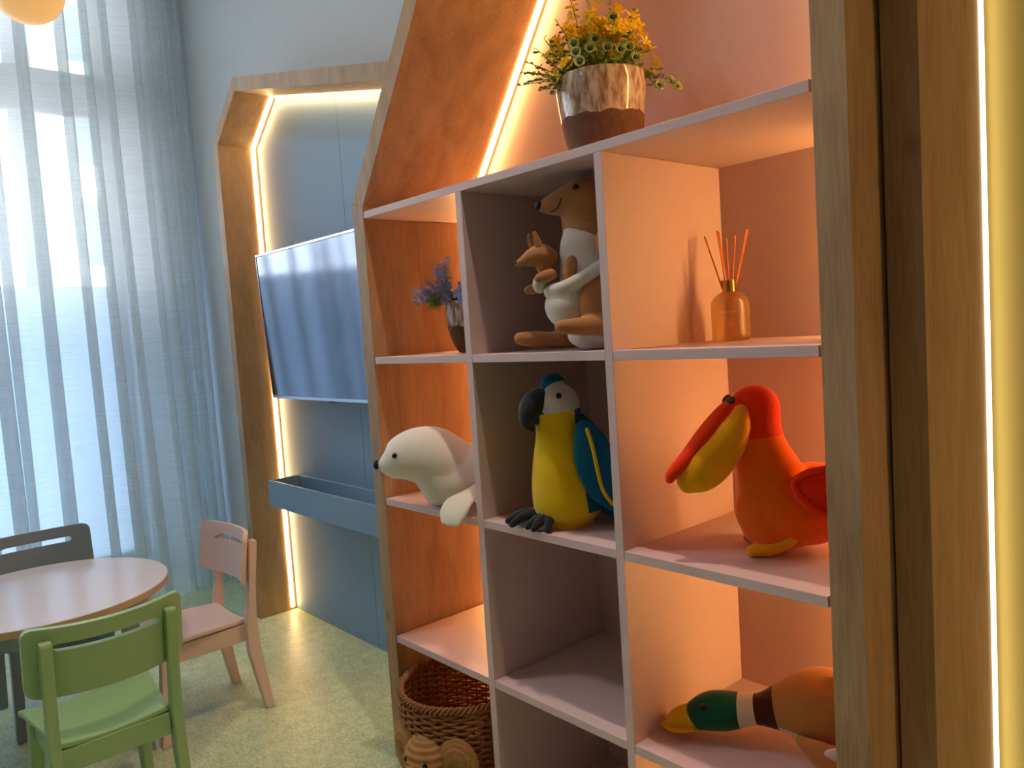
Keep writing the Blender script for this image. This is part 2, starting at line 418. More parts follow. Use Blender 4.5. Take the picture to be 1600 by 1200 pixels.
# TV frame
tvf = thing('house_frame', 'oak house shaped wall frame around the television with a lit edge', 'wall frame', (-0.757, 0.29, 0))
O = Vector((-0.757, 0.29, 0))
def loc(pts, o): return [(x-o.x, z) for x, z in pts]
inn = loc([(-1.415, 0), (-1.415, 2.0), (-1.200, 2.160), (-0.102, 1.901), (-0.102, 0)], O)
out = loc([(-1.465, 0), (-1.465, 2.022), (-1.212, 2.216), (-0.051, 1.941), (-0.051, 0)], O)
frame_parts(tvf, inn, out, 0.204-O.y, D-O.y, LED_T)
bm = bmesh.new(); prism_y(bm, loc([(-1.415, 0.0), (-1.415, 2.0), (-1.200, 2.160), (-0.736, 2.0505), (-0.736, 0.0)], O), D-O.y, D+0.006-O.y)
link('back_panel', bm, BLUE, tvf, label='blue back panel')
bm = bmesh.new(); prism_y(bm, loc([(-0.734, 0.0), (-0.734, 2.05), (-0.102, 1.901), (-0.102, 0)], O), D-O.y, D+0.006-O.y)
link('back_panel', bm, BLUE, tvf, label='blue back panel right of the joint')

# bookcase
O = Vector((0.617, 0.187, 0))
bk = thing('bookcase', 'house shaped oak bookcase with pink shelves and glowing orange compartments', 'bookcase', tuple(O))
inn = [(0, 0), (0, 1.512), (0.55, 2.271), (1.233, 2.0), (1.233, 0)]
out = [(-0.05, 0), (-0.05, 1.530), (0.532, 2.333), (1.2845, 2.035), (1.2845, 0)]
frame_parts(bk, loc(inn, O), loc(out, O), -O.y, D-O.y, LED_B, LED_S)
bm = bmesh.new(); prism_y(bm, loc(inn, O), D-O.y, D+0.006-O.y); link('back_panel', bm, PINK, bk, label='pink back panel')
Zs = [1.501265, 1.11970, 0.74112, 0.361865, 0.0185]; TH = 0.0178
XD = [(0.0, 0.39404), (0.41492, 0.81212), (0.83183, 1.23324)]
# hair-thin gaps keep the boards apart like real joints
YB = D - 0.0005
boxo('top_board', 0.004-O.x, 1.2292-O.x, 0.0-O.y, YB-O.y, Zs[0]-TH, Zs[0], PINK, bk, bevel=0.0008)
for x0, x1 in ((0.39404, 0.41492), (0.81212, 0.83183)):
    boxo('divider', x0-O.x, x1-O.x, 0.0-O.y, D-O.y, 0.0, Zs[0]-TH-0.0003, PINK, bk, bevel=0.0008)
for z in Zs[1:]:
    for i, (x0, x1) in enumerate(XD):
        a_ = 0.004 if i == 0 else 0.0006; b_ = 0.004 if i == 2 else 0.0006   # the light strips pass behind the board ends
        boxo('shelf', x0+a_-O.x, x1-b_-O.x, 0.0005-O.y, YB-O.y, z-TH, z, PINK, bk, bevel=0.0008)

# yellow frame on the right
O = Vector((2.1, 0.24, 0))
yf = thing('house_frame', 'oak wall frame with yellow back panel at the right photo edge', 'wall frame', tuple(O))
inn = loc([(1.341, 0), (1.341, 2.1), (1.9, 2.55), (2.9, 2.1), (2.9, 0)], O)
out = loc([(1.2885, 0), (1.2885, 2.125), (1.895, 2.615), (2.9525, 2.14), (2.9525, 0)], O)
frame_parts(yf, inn, out, 0.10-O.y, D-O.y, LED_Y, None, LED_YR)
bm = bmesh.new(); prism_y(bm, inn, D-O.y, D+0.006-O.y); link('back_panel', bm, YELLOW, yf, label='yellow back panel')

# ------------------------------------------------------------ television
tv = thing('television', 'wall mounted flat television with silver rim reflecting the curtain', 'television', (-0.79, 0.30, 1.243))
tv.rotation_euler = (R(2.4), 0, 0)
SILV = mat('silver_trim', (190, 196, 205), 0.25, 0.5, metal=0.9)
DARKP = mat('dark_plastic', (20, 21, 24), 0.4)
W2, H2 = 0.49, 0.293
boxo('housing', -W2+0.004, W2-0.004, -0.022, 0.006, -H2+0.004, H2-0.004, DARKP, tv)
bm = bmesh.new(); q = 0.008
box(bm, -W2, W2, -0.026, 0.004, H2-q, H2); box(bm, -W2, W2, -0.026, 0.004, -H2, -H2+q*1.5)
box(bm, -W2, -W2+q*0.7, -0.026, 0.004, -H2+q*1.5, H2-q); box(bm, W2-q*0.7, W2, -0.026, 0.004, -H2+q*1.5, H2-q)
link('bezel', bm, SILV, tv)
SCR = mat('screen_glass', (122, 130, 146), 0.10, 0.9, metal=0.9)
boxo('screen', -W2+0.012, W2-0.006, -0.0245, -0.0225, -H2+0.013, H2-0.010, SCR, tv)
boxo('screen_border', -W2+0.006, -W2+0.0115, -0.0245, -0.0225, -H2+0.013, H2-0.010, DARKP, tv)
boxo('wall_mount', -0.2, 0.2, 0.008, 0.062, -0.12, 0.12, DARKP, tv)
boxo('sensor', -0.02, 0.02, -0.024, -0.012, -H2-0.006, -H2-0.0005, DARKP, tv)

# floating ledge box
led_ = thing('ledge_box', 'blue open topped ledge box fixed to the blue panel under the television', 'shelf', (-0.757, 0.303, 0.507))
x0, x1, ya, yb = -0.521, 0.50, 0.232-0.303, D-0.0005-0.303
h = 0.107; t_ = 0.012
boxo('front_panel', x0, x1, ya, ya+t_, 0, h, BLUE, led_, bevel=0.001)
boxo('rear_panel', x0, x1, yb-t_, yb, 0, h, BLUE, led_, bevel=0.001)
boxo('end_panel', x0, x0+t_, ya+t_, yb-t_, 0, h, BLUE, led_, bevel=0.001)
boxo('end_panel', x1-t_, x1, ya+t_, yb-t_, 0, h, BLUE, led_, bevel=0.001)
boxo('bottom_panel', x0+t_, x1-t_, ya+t_, yb-t_, 0, t_, BLUE, led_)

# ------------------------------------------------------------ added fill lamps and globe
FILL = emit('fill_diffuser', (1.0, 0.97, 0.94), 52.0)  # unseen source added to brighten the chairs, floor and curtain
FILL2 = emit('fill_diffuser_dim', (1.0, 0.97, 0.94), 10.0)  # weaker added fill for the rest of the room
def fill_lamp(x, y, label, lamp, r=0.16):
    t = thing('fill_light', label, 'lamp', (x, y, HZ-0.03))
    bm = bmesh.new(); lathe(bm, [(r*1.08, 0.0), (r*1.08, 0.03)], 32); link('housing', bm, mat('rail_white', (225, 225, 225), 0.4), t)
    bm = bmesh.new(); lathe(bm, [(r, -0.006), (r, -0.0005)], 32); link('diffuser', bm, lamp, t)
fill_lamp(-0.6, -1.15, 'unseen round fill light added above the window side of the room', FILL)
fill_lamp(0.2, -2.8, 'unseen round fill light added near the wall opposite the bookcase', FILL2)
# small downlight right in front of the bookcase: it grazes the shelf fronts
t = thing('downlight', 'small recessed downlight in the ceiling in front of the bookcase', 'lamp', (0.9, -0.24, HZ-0.012))
bm = bmesh.new(); lathe(bm, [(0.045, 0.0), (0.045, 0.012)], 24); link('rim', bm, SILV, t)
light('downlight_beam', 'SPOT', (0.9, -0.24, HZ-0.02), 90, (1, 0.80, 0.62), 0.03, target=(0.75, 0.0, 0.6), spot_size=R(75), spot_blend=0.6)
gl_ = thing('pendant_lamp', 'round warm yellow globe lamp hanging at the top left corner', 'lamp', (-0.80, -0.555, 2.227))
bm = bmesh.new(); ball(bm, (0, 0, 0), 0.097, 40, 24)
gm2 = mat('globe_opal', (236, 190, 120), 0.35, 0.4); nt = gm2.node_tree; b = nt.nodes['Principled BSDF']
b.inputs['Emission Color'].default_value = (1.0, 0.56, 0.20, 1); b.inputs['Emission Strength'].default_value = 0.55
link('globe', bm, gm2, gl_, smooth=True)
bm = bmesh.new(); lathe(bm, [(0.02, 0.095), (0.02, 0.13)], 20); link('cap', bm, DARKP, gl_)
bm = bmesh.new(); tube(bm, [(0, 0, 0.13), (0, 0, HZ-2.227-0.0)], 0.003, 8, 1); link('cord', bm, DARKP, gl_)

# ------------------------------------------------------------ children's chairs and table
def rrect(w, h, r, n=5):
    pts = []
    for cx, cy, a0 in ((w/2-r, h/2-r, 0), (-w/2+r, h/2-r, 90), (-w/2+r, -h/2+r, 180), (w/2-r, -h/2+r, 270)):
        for k in range(n+1):
            a = R(a0+90*k/n); pts.append((cx+r*math.cos(a), cy+r*math.sin(a)))
    return pts
def backrest_mesh():
    """curved board with rounded corners and a slot; local x sideways, z up, curved in y"""
    W, H = 0.345, 0.165; sw, sh, sz = 0.234, 0.017, 0.036
    bm = bmesh.new(); NX = 29; 
    outer = rrect(W, H, 0.022, 5); slot = [(x, z+sz) for x, z in rrect(sw, sh, sh/2-1e-4, 4)]
    def ring(pts, n):   # resample
        L = [0]; P = pts+[pts[0]]
        for i in range(len(pts)): L.append(L[-1]+math.dist(P[i], P[i+1]))
        outp = []; j = 0
        for k in range(n):
            s = L[-1]*k/n
            while L[j+1] < s: j += 1
            t = (s-L[j])/max(1e-9, L[j+1]-L[j]); outp.append((P[j][0]+(P[j+1][0]-P[j][0])*t, P[j][1]+(P[j+1][1]-P[j][1])*t))
        return outp
    # angularly matched rings from slot to outline
    n = 96
    so, ss = ring(outer, n), ring(slot, n)
    rings = []
    for f in (0, 0.12, 0.35, 0.65, 0.9, 1.0):
        rings.append([(a[0]*(1-f)+b_[0]*f, a[1]*(1-f)+b_[1]*f) for a, b_ in zip(ss, so)])
    def curve(x): return 0.018 - 1.6*x*x   # ends forward (-y)
    T = 0.014
    front, back = [], []
    for rg in rings:
        front.append([bm.verts.new((x, curve(x), z)) for x, z in rg]); back.append([bm.verts.new((x, curve(x)+T, z)) for x, z in rg])
    for i in range(len(rings)-1):
        for k in range(n):
            l = (k+1) % n
            bm.faces.new((front[i][k], front[i][l], front[i+1][l], front[i+1][k])); bm.faces.new((back[i][k], back[i+1][k], back[i+1][l], back[i][l]))
    for k in range(n):
        l = (k+1) % n
        bm.faces.new((front[0][k], back[0][k], back[0][l], front[0][l])); bm.faces.new((front[-1][k], front[-1][l], back[-1][l], back[-1][k]))
    return bm
def post_mesh(s):
    """rear leg and back post: one bent board seen from the side"""
    prof = [(0.150, 0.0), (0.178, 0.0), (0.150, 0.20), (0.143, 0.30), (0.150, 0.42), (0.166, 0.548), (0.160, 0.556), (0.146, 0.556), (0.138, 0.548), (0.128, 0.42), (0.108, 0.30), (0.108, 0.20)]
    x0 = s*0.146; x1 = s*0.120
    bm = bmesh.new(); prism(bm, [(x0, y, z) for y, z in prof], None, (x1-x0, 0, 0)); return bm
def front_leg(s):
    bm = bmesh.new()
    a = [(s*0.146, -0.175), (s*0.146, -0.140), (s*0.120, -0.140), (s*0.120, -0.175)]
    b_ = [(s*0.136, -0.150), (s*0.136, -0.112), (s*0.104, -0.112), (s*0.104, -0.150)]
    lo = [bm.verts.new((x, y, 0)) for x, y in a]; hi = [bm.verts.new((x, y, 0.287)) for x, y in b_]
    bm.faces.new(lo); bm.faces.new(hi)
    for i in range(4): bm.faces.new((lo[i], lo[(i+1) % 4], hi[(i+1) % 4], hi[i]))
    return bm
def seat_mesh():
    bm = bmesh.new(); NX, NY = 17, 13; T = 0.013; top = []; bot = []
    for j in range(NY):
        v = j/(NY-1); y = -0.165 + 0.285*v; row = []; rb = []
        hw = 0.158 - 0.040*v
        if v < 0.12: hw *= math.sqrt(max(0.0, 1-((0.12-v)/0.12)**2*0.16))
        for i in range(NX):
            u_ = -1+2*i/(NX-1); x = hw*u_
            z = 0.300 + 0.010*u_*u_ + 0.004*math.cos(v*math.pi) - (0.012*((0.18-v)/0.18)**2 if v < 0.18 else 0)
            row.append(bm.verts.new((x, y, z))); rb.append(bm.verts.new((x, y, z-T)))
        top.append(row); bot.append(rb)
    for j in range(NY-1):
        for i in range(NX-1):
            bm.faces.new((top[j][i], top[j][i+1], top[j+1][i+1], top[j+1][i])); bm.faces.new((bot[j][i], bot[j+1][i], bot[j+1][i+1], bot[j][i+1]))
    for i in range(NX-1):
        bm.faces.new((top[0][i], bot[0][i], bot[0][i+1], top[0][i+1])); bm.faces.new((top[-1][i], top[-1][i+1], bot[-1][i+1], bot[-1][i]))
    for j in range(NY-1):
        bm.faces.new((top[j][0], top[j+1][0], bot[j+1][0], bot[j][0])); bm.faces.new((top[j][-1], bot[j][-1], bot[j+1][-1], top[j+1][-1]))
    return bm
def chair(loc_, rotz, m, label, m_front=None):
    t = thing('kids_chair', label, 'chair', loc_, rotz, 'small wooden chairs around the round table')
    o = link('backrest', backrest_mesh(), m, t, bevel=0.003); o.location = (0, 0.128, 0.500); o.rotation_euler = (R(-8), 0, 0)
    for p in o.data.polygons: p.use_smooth = False
    o = link('seat', seat_mesh(), m, t, smooth=False, bevel=0.003)
    for s in (-1, 1):
        link('rear_leg', post_mesh(s), m, t, bevel=0.004); link('front_leg', front_leg(s), m, t, bevel=0.004)
        bm = bmesh.new(); box(bm, s*0.118-0.008, s*0.118+0.008, -0.115, 0.112, 0.235, 0.288); link('seat_rail', bm, m, t)
    bm = bmesh.new(); box(bm, -0.118, 0.118, 0.110, 0.126, 0.235, 0.288); link('seat_rail', bm, m, t)
    bm = bmesh.new(); box(bm, -0.104, 0.104, -0.140, -0.124, 0.235, 0.288); link('seat_rail', bm, m, t)
    return t
GREEN = mat('green_paint', (150, 188, 136), 0.35, 0.45)
ROSE = mat('rose_paint', (218, 190, 184), 0.35, 0.45)
GREY = mat('grey_paint', (140, 154, 166), 0.4, 0.4)
chair((-0.316, -0.659, 0), R(-88.8), GREEN, 'small green painted chair with slotted back nearest the camera')
chair((-0.750, -0.279, 0), R(0.8), ROSE, 'small pale pink painted chair in front of the oak television frame')
chair((-1.165, -0.612, 0), R(90), GREY, 'small grey painted chair against the curtain behind the round table')
tb = thing('round_table', 'low round white topped table ringed by small chairs', 'table', (-0.801, -0.677, 0))
bm = bmesh.new(); lathe(bm, [(0.328, 0.478), (0.332, 0.480), (0.332, 0.498), (0.330, 0.500)], 96)
TOP = mat('table_laminate', (218, 208, 212), 0.16, 0.5)
link('tabletop', bm, [TOP, mat('table_edge', (190, 160, 130), 0.5)], tb)
me = tb.children[0].data
for p in me.polygons:
    if abs(p.normal.z) < 0.5: p.material_index = 1
bm = bmesh.new(); lathe(bm, [(0.285, 0.43), (0.285, 0.4785)], 64); link('apron', bm, GREY, tb)
for a in (50, 130, 230, 310):
    bm = bmesh.new(); x, y = 0.235*math.cos(R(a)), 0.235*math.sin(R(a)); x2, y2 = x*1.08, y*1.08
    lo = [bm.verts.new((x2+i*0.018, y2+j*0.018, 0)) for i, j in ((-1, -1), (1, -1), (1, 1), (-1, 1))]
    hi = [bm.verts.new((x+i*0.022, y+j*0.022, 0.4295)) for i, j in ((-1, -1), (1, -1), (1, 1), (-1, 1))]
    bm.faces.new(lo); bm.faces.new(hi)
    for i in range(4): bm.faces.new((lo[i], lo[(i+1) % 4], hi[(i+1) % 4], hi[i]))
    link('leg', bm, GREY, tb, bevel=0.003)


# ------------------------------------------------------------ plush animals
def fabric(name, col, sheen=0.35, var=0.06):
    return mat(name, col, 0.95, 0.15, sheen=sheen, bump=0.25, bscale=420, var=var, vscale=40)
BEAD = mat('black_bead', (14, 12, 12), 0.15, 0.6)
def eyes(parent, spots, r=0.006, name='eye', m=None):
    for c, n in spots:
        bm = bmesh.new(); q = Vector(n).to_track_quat('Z', 'Y').to_matrix().to_4x4()
        ball(bm, c, (r, r, r*0.55), 16, 10, q); link(name, bm, m or BEAD, parent, smooth=True)
A48 = math.atan2(0.7504549, 0.66092167)
def w2l(anchor, p):
    d = Vector(p) - Vector(anchor); c, s = math.cos(A48), math.sin(A48)
    return (d.x*c + d.y*s, -d.x*s + d.y*c, d.z)

# --- seal
AN = (0.2, 0.03, 0.7413)
WH = fabric('cream_plush', (234, 230, 222)); GR2 = fabric('grey_plush', (205, 196, 190))
t = thing('plush_seal', 'cream white plush seal poking its nose out of the left compartment', 'stuffed toy', AN, A48)
soft('body', [
    ('loft', [(-.142, 0, .112, .007), (-.130, 0, .112, .022, .023), (-.108, 0, .115, .038, .042), (-.078, 0, .125, .057, .060), (-.040, 0, .130, .068, .071), (-.005, 0, .122, .074, .078), (.035, .004, .105, .074, .070)]),
    ('loft', [(.000, 0, .110, .066, .062), (.020, 0, .070, .070, .066), (.060, .006, .072, .078, .070), (.110, .018, .080, .074, .070), (.165, .035, .078, .062, .063), (.208, .052, .056, .040, .042), (.240, .070, .030, .026, .020)]),
    ('ball', (.015, 0, .040), (.052, .058, .040))],
    WH, t, 0.0032, 10)
bm = bmesh.new(); loft(bm, rloft([(.225, .065, .022, .020, .008), (.245, .10, .016, .034, .008), (.25, .125, .012, .028, .006)]), 16); link('tail_flipper', bm, WH, t, smooth=True)
NOSE = mat('dark_nose', (28, 26, 30), 0.6)
bm = bmesh.new(); ball(bm, (-.147, 0, .113), (.008, .013, .012)); link('nose', bm, NOSE, t, smooth=True)
eyes(t, [((-.092, -.0505, .141), (-.3, -1, .35)), ((-.092, .0505, .141), (-.3, 1, .35))], .0072)
# front flipper: a soft pad that droops over the shelf edge
P = [w2l(AN, p) for p in ((.326, .080, .800), (.330, .035, .784), (.334, -.002, .775), (.336, -.024, .754), (.337, -.036, .730))]
soft('front_flipper', [('loft', [(*P[0], .016, .012), (*P[1], .032, .010), (*P[2], .043, .009), (*P[3], .046, .009), (*P[4], .034, .007)])], fabric('flipper_plush', (232, 224, 206)), t, 0.0025, 4, zmin=None)
soft('front_flipper', [('loft', [(.03, .055, .03, .018, .010), (.02, .085, .012, .030, .008), (.00, .105, .010, .024, .006)])], WH, t, 0.003, 4)

# --- macaw parrot
AN = (0.63, 0.12, 0.7413)
t = thing('plush_parrot', 'plush macaw with yellow belly, blue wings and big black beak', 'stuffed toy', AN, A48)
PY = fabric('yellow_plush', (228, 186, 22)); PB = fabric('blue_plush', (14, 92, 128)); PW = fabric('white_plush', (206, 196, 190)); PK = fabric('charcoal_plush', (46, 47, 54))
def pz(x, y, z):
    # head: white cheek patch on both sides, blue cap; body: yellow front, blue back
    if z > .250 + (x+.05)*0.10:
        return 2 if ((x+.040)/.050)**2 + ((z-.270)/.044)**2 < 1 and abs(y) > .012 else 1
    if z < .035: return 0
    return 1 if x > -.020 + (0.205-z)*0.10 - (0.03 if z > .2 else 0)*0 and (y > -0.9) and x > -.018 else 0
soft('body', [
    ('loft', [(-.040, 0, .012, .054, .054), (-.040, 0, .035, .074, .074), (-.042, 0, .085, .076, .076), (-.046, 0, .140, .069, .067), (-.050, 0, .190, .056, .054), (-.053, 0, .222, .050, .048), (-.054, 0, .255, .054, .053), (-.056, 0, .285, .047, .046), (-.058, 0, .303, .028, .028)])],
    [PY, PB, PW], t, 0.0022, 6, zone=pz, cuts=[((-.05, 0, .250), (-.10, 0, 1)), ((-.018, 0, 0), (1, 0, 0))])
soft('beak', [('loft', [(-.080, -.010, .272, .028, .028), (-.096, -.016, .270, .034, .031), (-.112, -.020, .254, .032, .026), (-.120, -.020, .230, .018, .015), (-.110, -.018, .214, .007, .007)], (1, 0, 0)), ('ball', (-.090, -.012, .243), (.020, .022, .024))], PK, t, 0.0025, 6)
eyes(t, [((-.050, -.0500, .285), (-.1, -1, .15)), ((-.050, .0505, .283), (-.1, 1, .15))], .0062)
for s in (-1, 1):
    P = [(-.004, s*.052, .222, .010, .018), (.006, s*.066, .190, .012, .034), (.018, s*.074, .140, .012, .044), (.034, s*.074, .090, .011, .038), (.055, s*.064, .048, .008, .018)]
    soft('wing', [('loft', [(x, y, z, b_, a) for x, y, z, a, b_ in P], (0, 1, 0))], PB, t, 0.003, 4)
    bm = bmesh.new(); tube(bm, [(.002, s*.078, .214), (.010, s*.086, .180), (.018, s*.089, .130), (.026, s*.088, .090), (.046, s*.080, .056), (.072, s*.066, .040)], .0042, 10, 4); link('wing_piping', bm, PY, t, smooth=True)
soft('tail', [('loft', [(.015, 0, .05, .03, .02), (.06, 0, .02, .03, .012), (.10, 0, .012, .022, .008)])], PB, t, 0.003, 4)
for wx, wy, toes in ((.560, .040, ((.482, .030), (.498, .004), (.530, -.012))), (.600, .040, ((.572, -.006), (.596, -.010), (.622, .006)))):
    sh = [('ball', w2l(AN, (wx, wy, .766)), (.020, .020, .013))]
    for a, b_ in toes:
        p0 = w2l(AN, (wx, wy, .768)); p2 = w2l(AN, (a, b_, .7475)); p1 = tuple((p0[i]*0.45+p2[i]*0.55) for i in range(2)) + (.024,)
        sh.append(('loft', [(*p0, .011), (*p1, .0105), (*p2[:2], p2[2]+.003, .0075)]))
    soft('foot', sh, PK, t, 0.0018, 3)

# --- kangaroo with joey
AN = (0.735, 0.165, 1.1200)
t = thing('plush_kangaroo', 'large brown plush kangaroo with white belly and pouch in the top middle compartment', 'stuffed toy', AN, A48)
KB = fabric('brown_plush', (176, 122, 80)); KW = fabric('ivory_plush', (214, 206, 196))
soft('body', [
    ('loft', [(-.040, .012, .020, .066, .062), (-.042, .010, .060, .082, .078), (-.046, .008, .120, .076, .074), (-.058, .004, .180, .064, .062), (-.068, .002, .230, .058, .056), (-.074, 0, .270, .050, .052), (-.080, 0, .305, .050, .048)]),
    ('loft', [(-.164, 0, .298, .012, .012), (-.148, 0, .300, .023, .020), (-.120, 0, .304, .036, .030), (-.088, 0, .308, .050, .040), (-.060, 0, .305, .046, .040), (-.040, 0, .295, .034, .034)])],
    KB, t, 0.003, 9)
soft('belly', [('loft', [(-.060, -.004, .035, .052, .050), (-.064, -.006, .080, .075, .070), (-.070, -.010, .130, .067, .067), (-.076, -.010, .180, .058, .060), (-.079, -.007, .215, .054, .054), (-.080, -.005, .238, .044, .046)])], KW, t, 0.003, 8, label='white belly')
soft('pouch', [('ball', (-.112, -.012, .092), (.060, .066, .052)), ('loft', [(-.160, -.030, .122, .014), (-.130, -.062, .128, .014), (-.090, -.080, .146, .014), (-.050, -.084, .170, .012)])], KW, t, 0.003, 9, label='white pouch')
soft('underside', [('ball', (-.062, -.032, .030), (.068, .056, .034))], KW, t, 0.003, 4)
bm = bmesh.new(); ball(bm, (-.171, 0, .300), (.008, .013, .010)); link('nose', bm, NOSE, t, smooth=True)
bm = bmesh.new(); tube(bm, [(-.150, -.018, .284), (-.138, -.027, .285), (-.130, -.032, .296), (-.127, -.033, .306)], .0012, 8, 4); link('mouth_stitch', bm, NOSE, t)
eyes(t, [((-.096, -.043, .325), (-.1, -1, .5)), ((-.096, .043, .325), (-.1, 1, .5))], .0075)
for s in (-1, 1):
    soft('ear', [('loft', [(-.045, s*.030, .325, .012, .008), (-.030, s*.038, .342, .016, .007), (-.012, s*.044, .350, .010, .005)])], KB, t, 0.003, 3)
    soft('arm', [('loft', [(-.040, -.062, .232, .014), (-.050, -.071, .218, .017), (-.054, -.072, .200, .014)] if s < 0 else [(-.113, -.052, .178, .013), (-.118, -.055, .160, .0155), (-.120, -.055, .143, .013)])], KB, t, 0.003, 4)
soft('hind_leg', [('ball', (-.066, -.075, .088), (.042, .022, .060)), ('loft', [(-.146, -.094, .050, .015, .013), (-.110, -.094, .048, .020, .018), (-.060, -.088, .048, .023, .022), (-.020, -.07, .045, .022, .022)])], KB, t, 0.003, 6)
soft('hind_leg', [('ball', (-.060, .070, .080), (.040, .022, .055)), ('loft', [(-.085, .055, .085, .024, .020), (-.120, .062, .050, .024, .022), (-.135, .066, .028, .024, .018)]), ('loft', [(-.225, .060, .030, .014, .014), (-.190, .062, .026, .020, .018), (-.150, .066, .021, .022, .018), (-.090, .066, .020, .022, .018)])], KB, t, 0.003, 6)
soft('tail', [('loft', [(.010, .03, .040, .028, .026), (.030, .060, .024, .018, .017), (.022, .100, .016, .012, .011)])], KB, t, 0.003, 4)
t = thing('plush_joey', 'small brown plush joey peeking out of the kangaroo pouch', 'stuffed toy', (AN[0], AN[1], AN[2]), A48)
soft('body', [
    ('loft', [(-.221, -.014, .184, .007), (-.208, -.014, .188, .014, .012), (-.192, -.014, .194, .022, .019), (-.172, -.014, .196, .027, .025), (-.158, -.014, .190, .021, .022)]),
    ('loft', [(-.168, -.014, .185, .020, .019), (-.166, -.014, .168, .018, .017)])], KB, t, 0.0022, 6)
soft('chest', [('ball', (-.1795, -.018, .139), (.015, .017, .019))], KW, t, 0.0025, 4, label='white chest')
soft('arm', [('loft', [(-.156, -.038, .156, .012), (-.170, -.039, .152, .0125), (-.180, -.037, .150, .010)])], KB, t, 0.0022, 3)
soft('arm', [('loft', [(-.170, .012, .138, .010), (-.192, .014, .132, .011), (-.202, .012, .130, .009)])], KB, t, 0.0022, 3)
for dx, dy, lab in ((0, -.030, None), (-.010, .004, None)):
    soft('ear', [('loft', [(-.176+dx, dy, .214, .007, .005), (-.180+dx, dy, .228, .0075, .004), (-.184+dx, dy, .243, .004, .003)], (0, 1, 0))], KB, t, 0.0016, 2)
bm = bmesh.new(); ball(bm, (-.2245, -.014, .186), (.004, .006, .005)); link('nose', bm, NOSE, t, smooth=True)
eyes(t, [((-.188, -.0335, .199), (-.2, -1, .2)), ((-.188, .0055, .199), (-.2, 1, .2))], .0045)
bm = bmesh.new(); tube(bm, [(-.216, -.022, .176), (-.208, -.028, .176), (-.204, -.031, .181)], .0009, 6, 4); link('mouth_stitch', bm, NOSE, t)

# --- pelican
AN = (1.085, 0.18, 0.7413)
t = thing('plush_pelican', 'orange red plush pelican with a big yellow pouched bill', 'stuffed toy', AN, A48)
PR = fabric('red_orange_plush', (246, 58, 8)); PO = fabric('orange_plush', (246, 106, 12)); PYB = fabric('amber_plush', (255, 172, 12))
def pel(x, y, z):
    if z > .216 + (x+.06)*0.05 - 0.0: return 0
    return 1
soft('body', [
    ('loft', [(-.068, 0, .258, .044, .046), (-.064, 0, .222, .042, .042), (-.058, 0, .190, .046, .046), (-.048, 0, .155, .055, .055), (-.036, 0, .115, .066, .066), (-.024, 0, .078, .070, .062), (-.012, 0, .052, .062, .042)], (1, 0, 0)),
    ('loft', [(-.050, 0, .080, .058, .060), (-.010, .0, .080, .068, .068), (.030, .004, .086, .068, .074), (.070, .01, .088, .056, .064), (.105, .014, .086, .040, .044), (.128, .016, .086, .020, .024)]),
    ('ball', (-.066, 0, .268), (.042, .042, .037)),
    ('ball', (-.045, 0, .055), (.055, .055, .045))],
    [PR, PO], t, 0.003, 9, zone=pel, cuts=[((-.06, 0, .216), (-.05, 0, 1))])
# upper bill (red) and pouch (yellow)
soft('upper_bill', [('loft', [(-.098, -.006, .268, .020, .020), (-.122, -.010, .258, .020, .018), (-.155, -.014, .226, .021, .018), (-.190, -.016, .188, .019, .015), (-.218, -.016, .162, .014, .012), (-.226, -.016, .150, .009, .009)], (-.6, 0, .8))], PR, t, 0.0028, 6)
soft('bill_pouch', [('loft', [(-.100, -.030, .262, .014, .014), (-.108, -.032, .240, .026, .024), (-.128, -.024, .205, .030, .034), (-.158, -.020, .172, .030, .039), (-.180, -.018, .152, .025, .033), (-.198, -.016, .140, .015, .020)], (-.6, 0, .8))], PYB, t, 0.0028, 7, label='yellow bill pouch')
eyes(t, [((-.113, -.014, .2800), (-.8, -.5, .8)), ((-.111, .018, .2810), (-.8, .5, .8))], .0100)
for s in (-1, 1):
    dx, dzz, q = (-.020, .016, 1.0) if s < 0 else (.0, -.012, .86)
    soft('wing', [('loft', [(x+dx, s*y*q, z+dzz, a, b_) for x, y, z, a, b_ in ((-.008, .064, .118, .012, .018), (.014, .074, .114, .014, .034), (.048, .078, .107, .013, .041), (.083, .068, .102, .011, .037), (.118, .050, .098, .007, .024))], (0, 0, 1))], PR, t, 0.003, 4)
    bm = bmesh.new(); tube(bm, [(x+dx, s*y*q, z+dzz) for x, y, z in ((.090, .074, .143), (.050, .087, .150), (.012, .088, .146), (-.010, .082, .130), (-.006, .084, .108), (.016, .089, .084), (.050, .090, .066), (.090, .077, .064))], .0055, 10, 4); link('wing_edge', bm, PR, t, smooth=True)
for a, b_, c_ in (((1.036, .108, .7515), (1.076, .122, .766), (1.116, .142, .790)), ((.996, .165, .7565), (1.020, .185, .755), (1.050, .200, .758))):
    p = [w2l(AN, a), w2l(AN, b_), w2l(AN, c_)]
    soft('foot', [('loft', [(*p[0], .014, .0095), (*p[1], .016, .0165), (*p[2], .009, .010)])], PYB, t, 0.0022, 4)

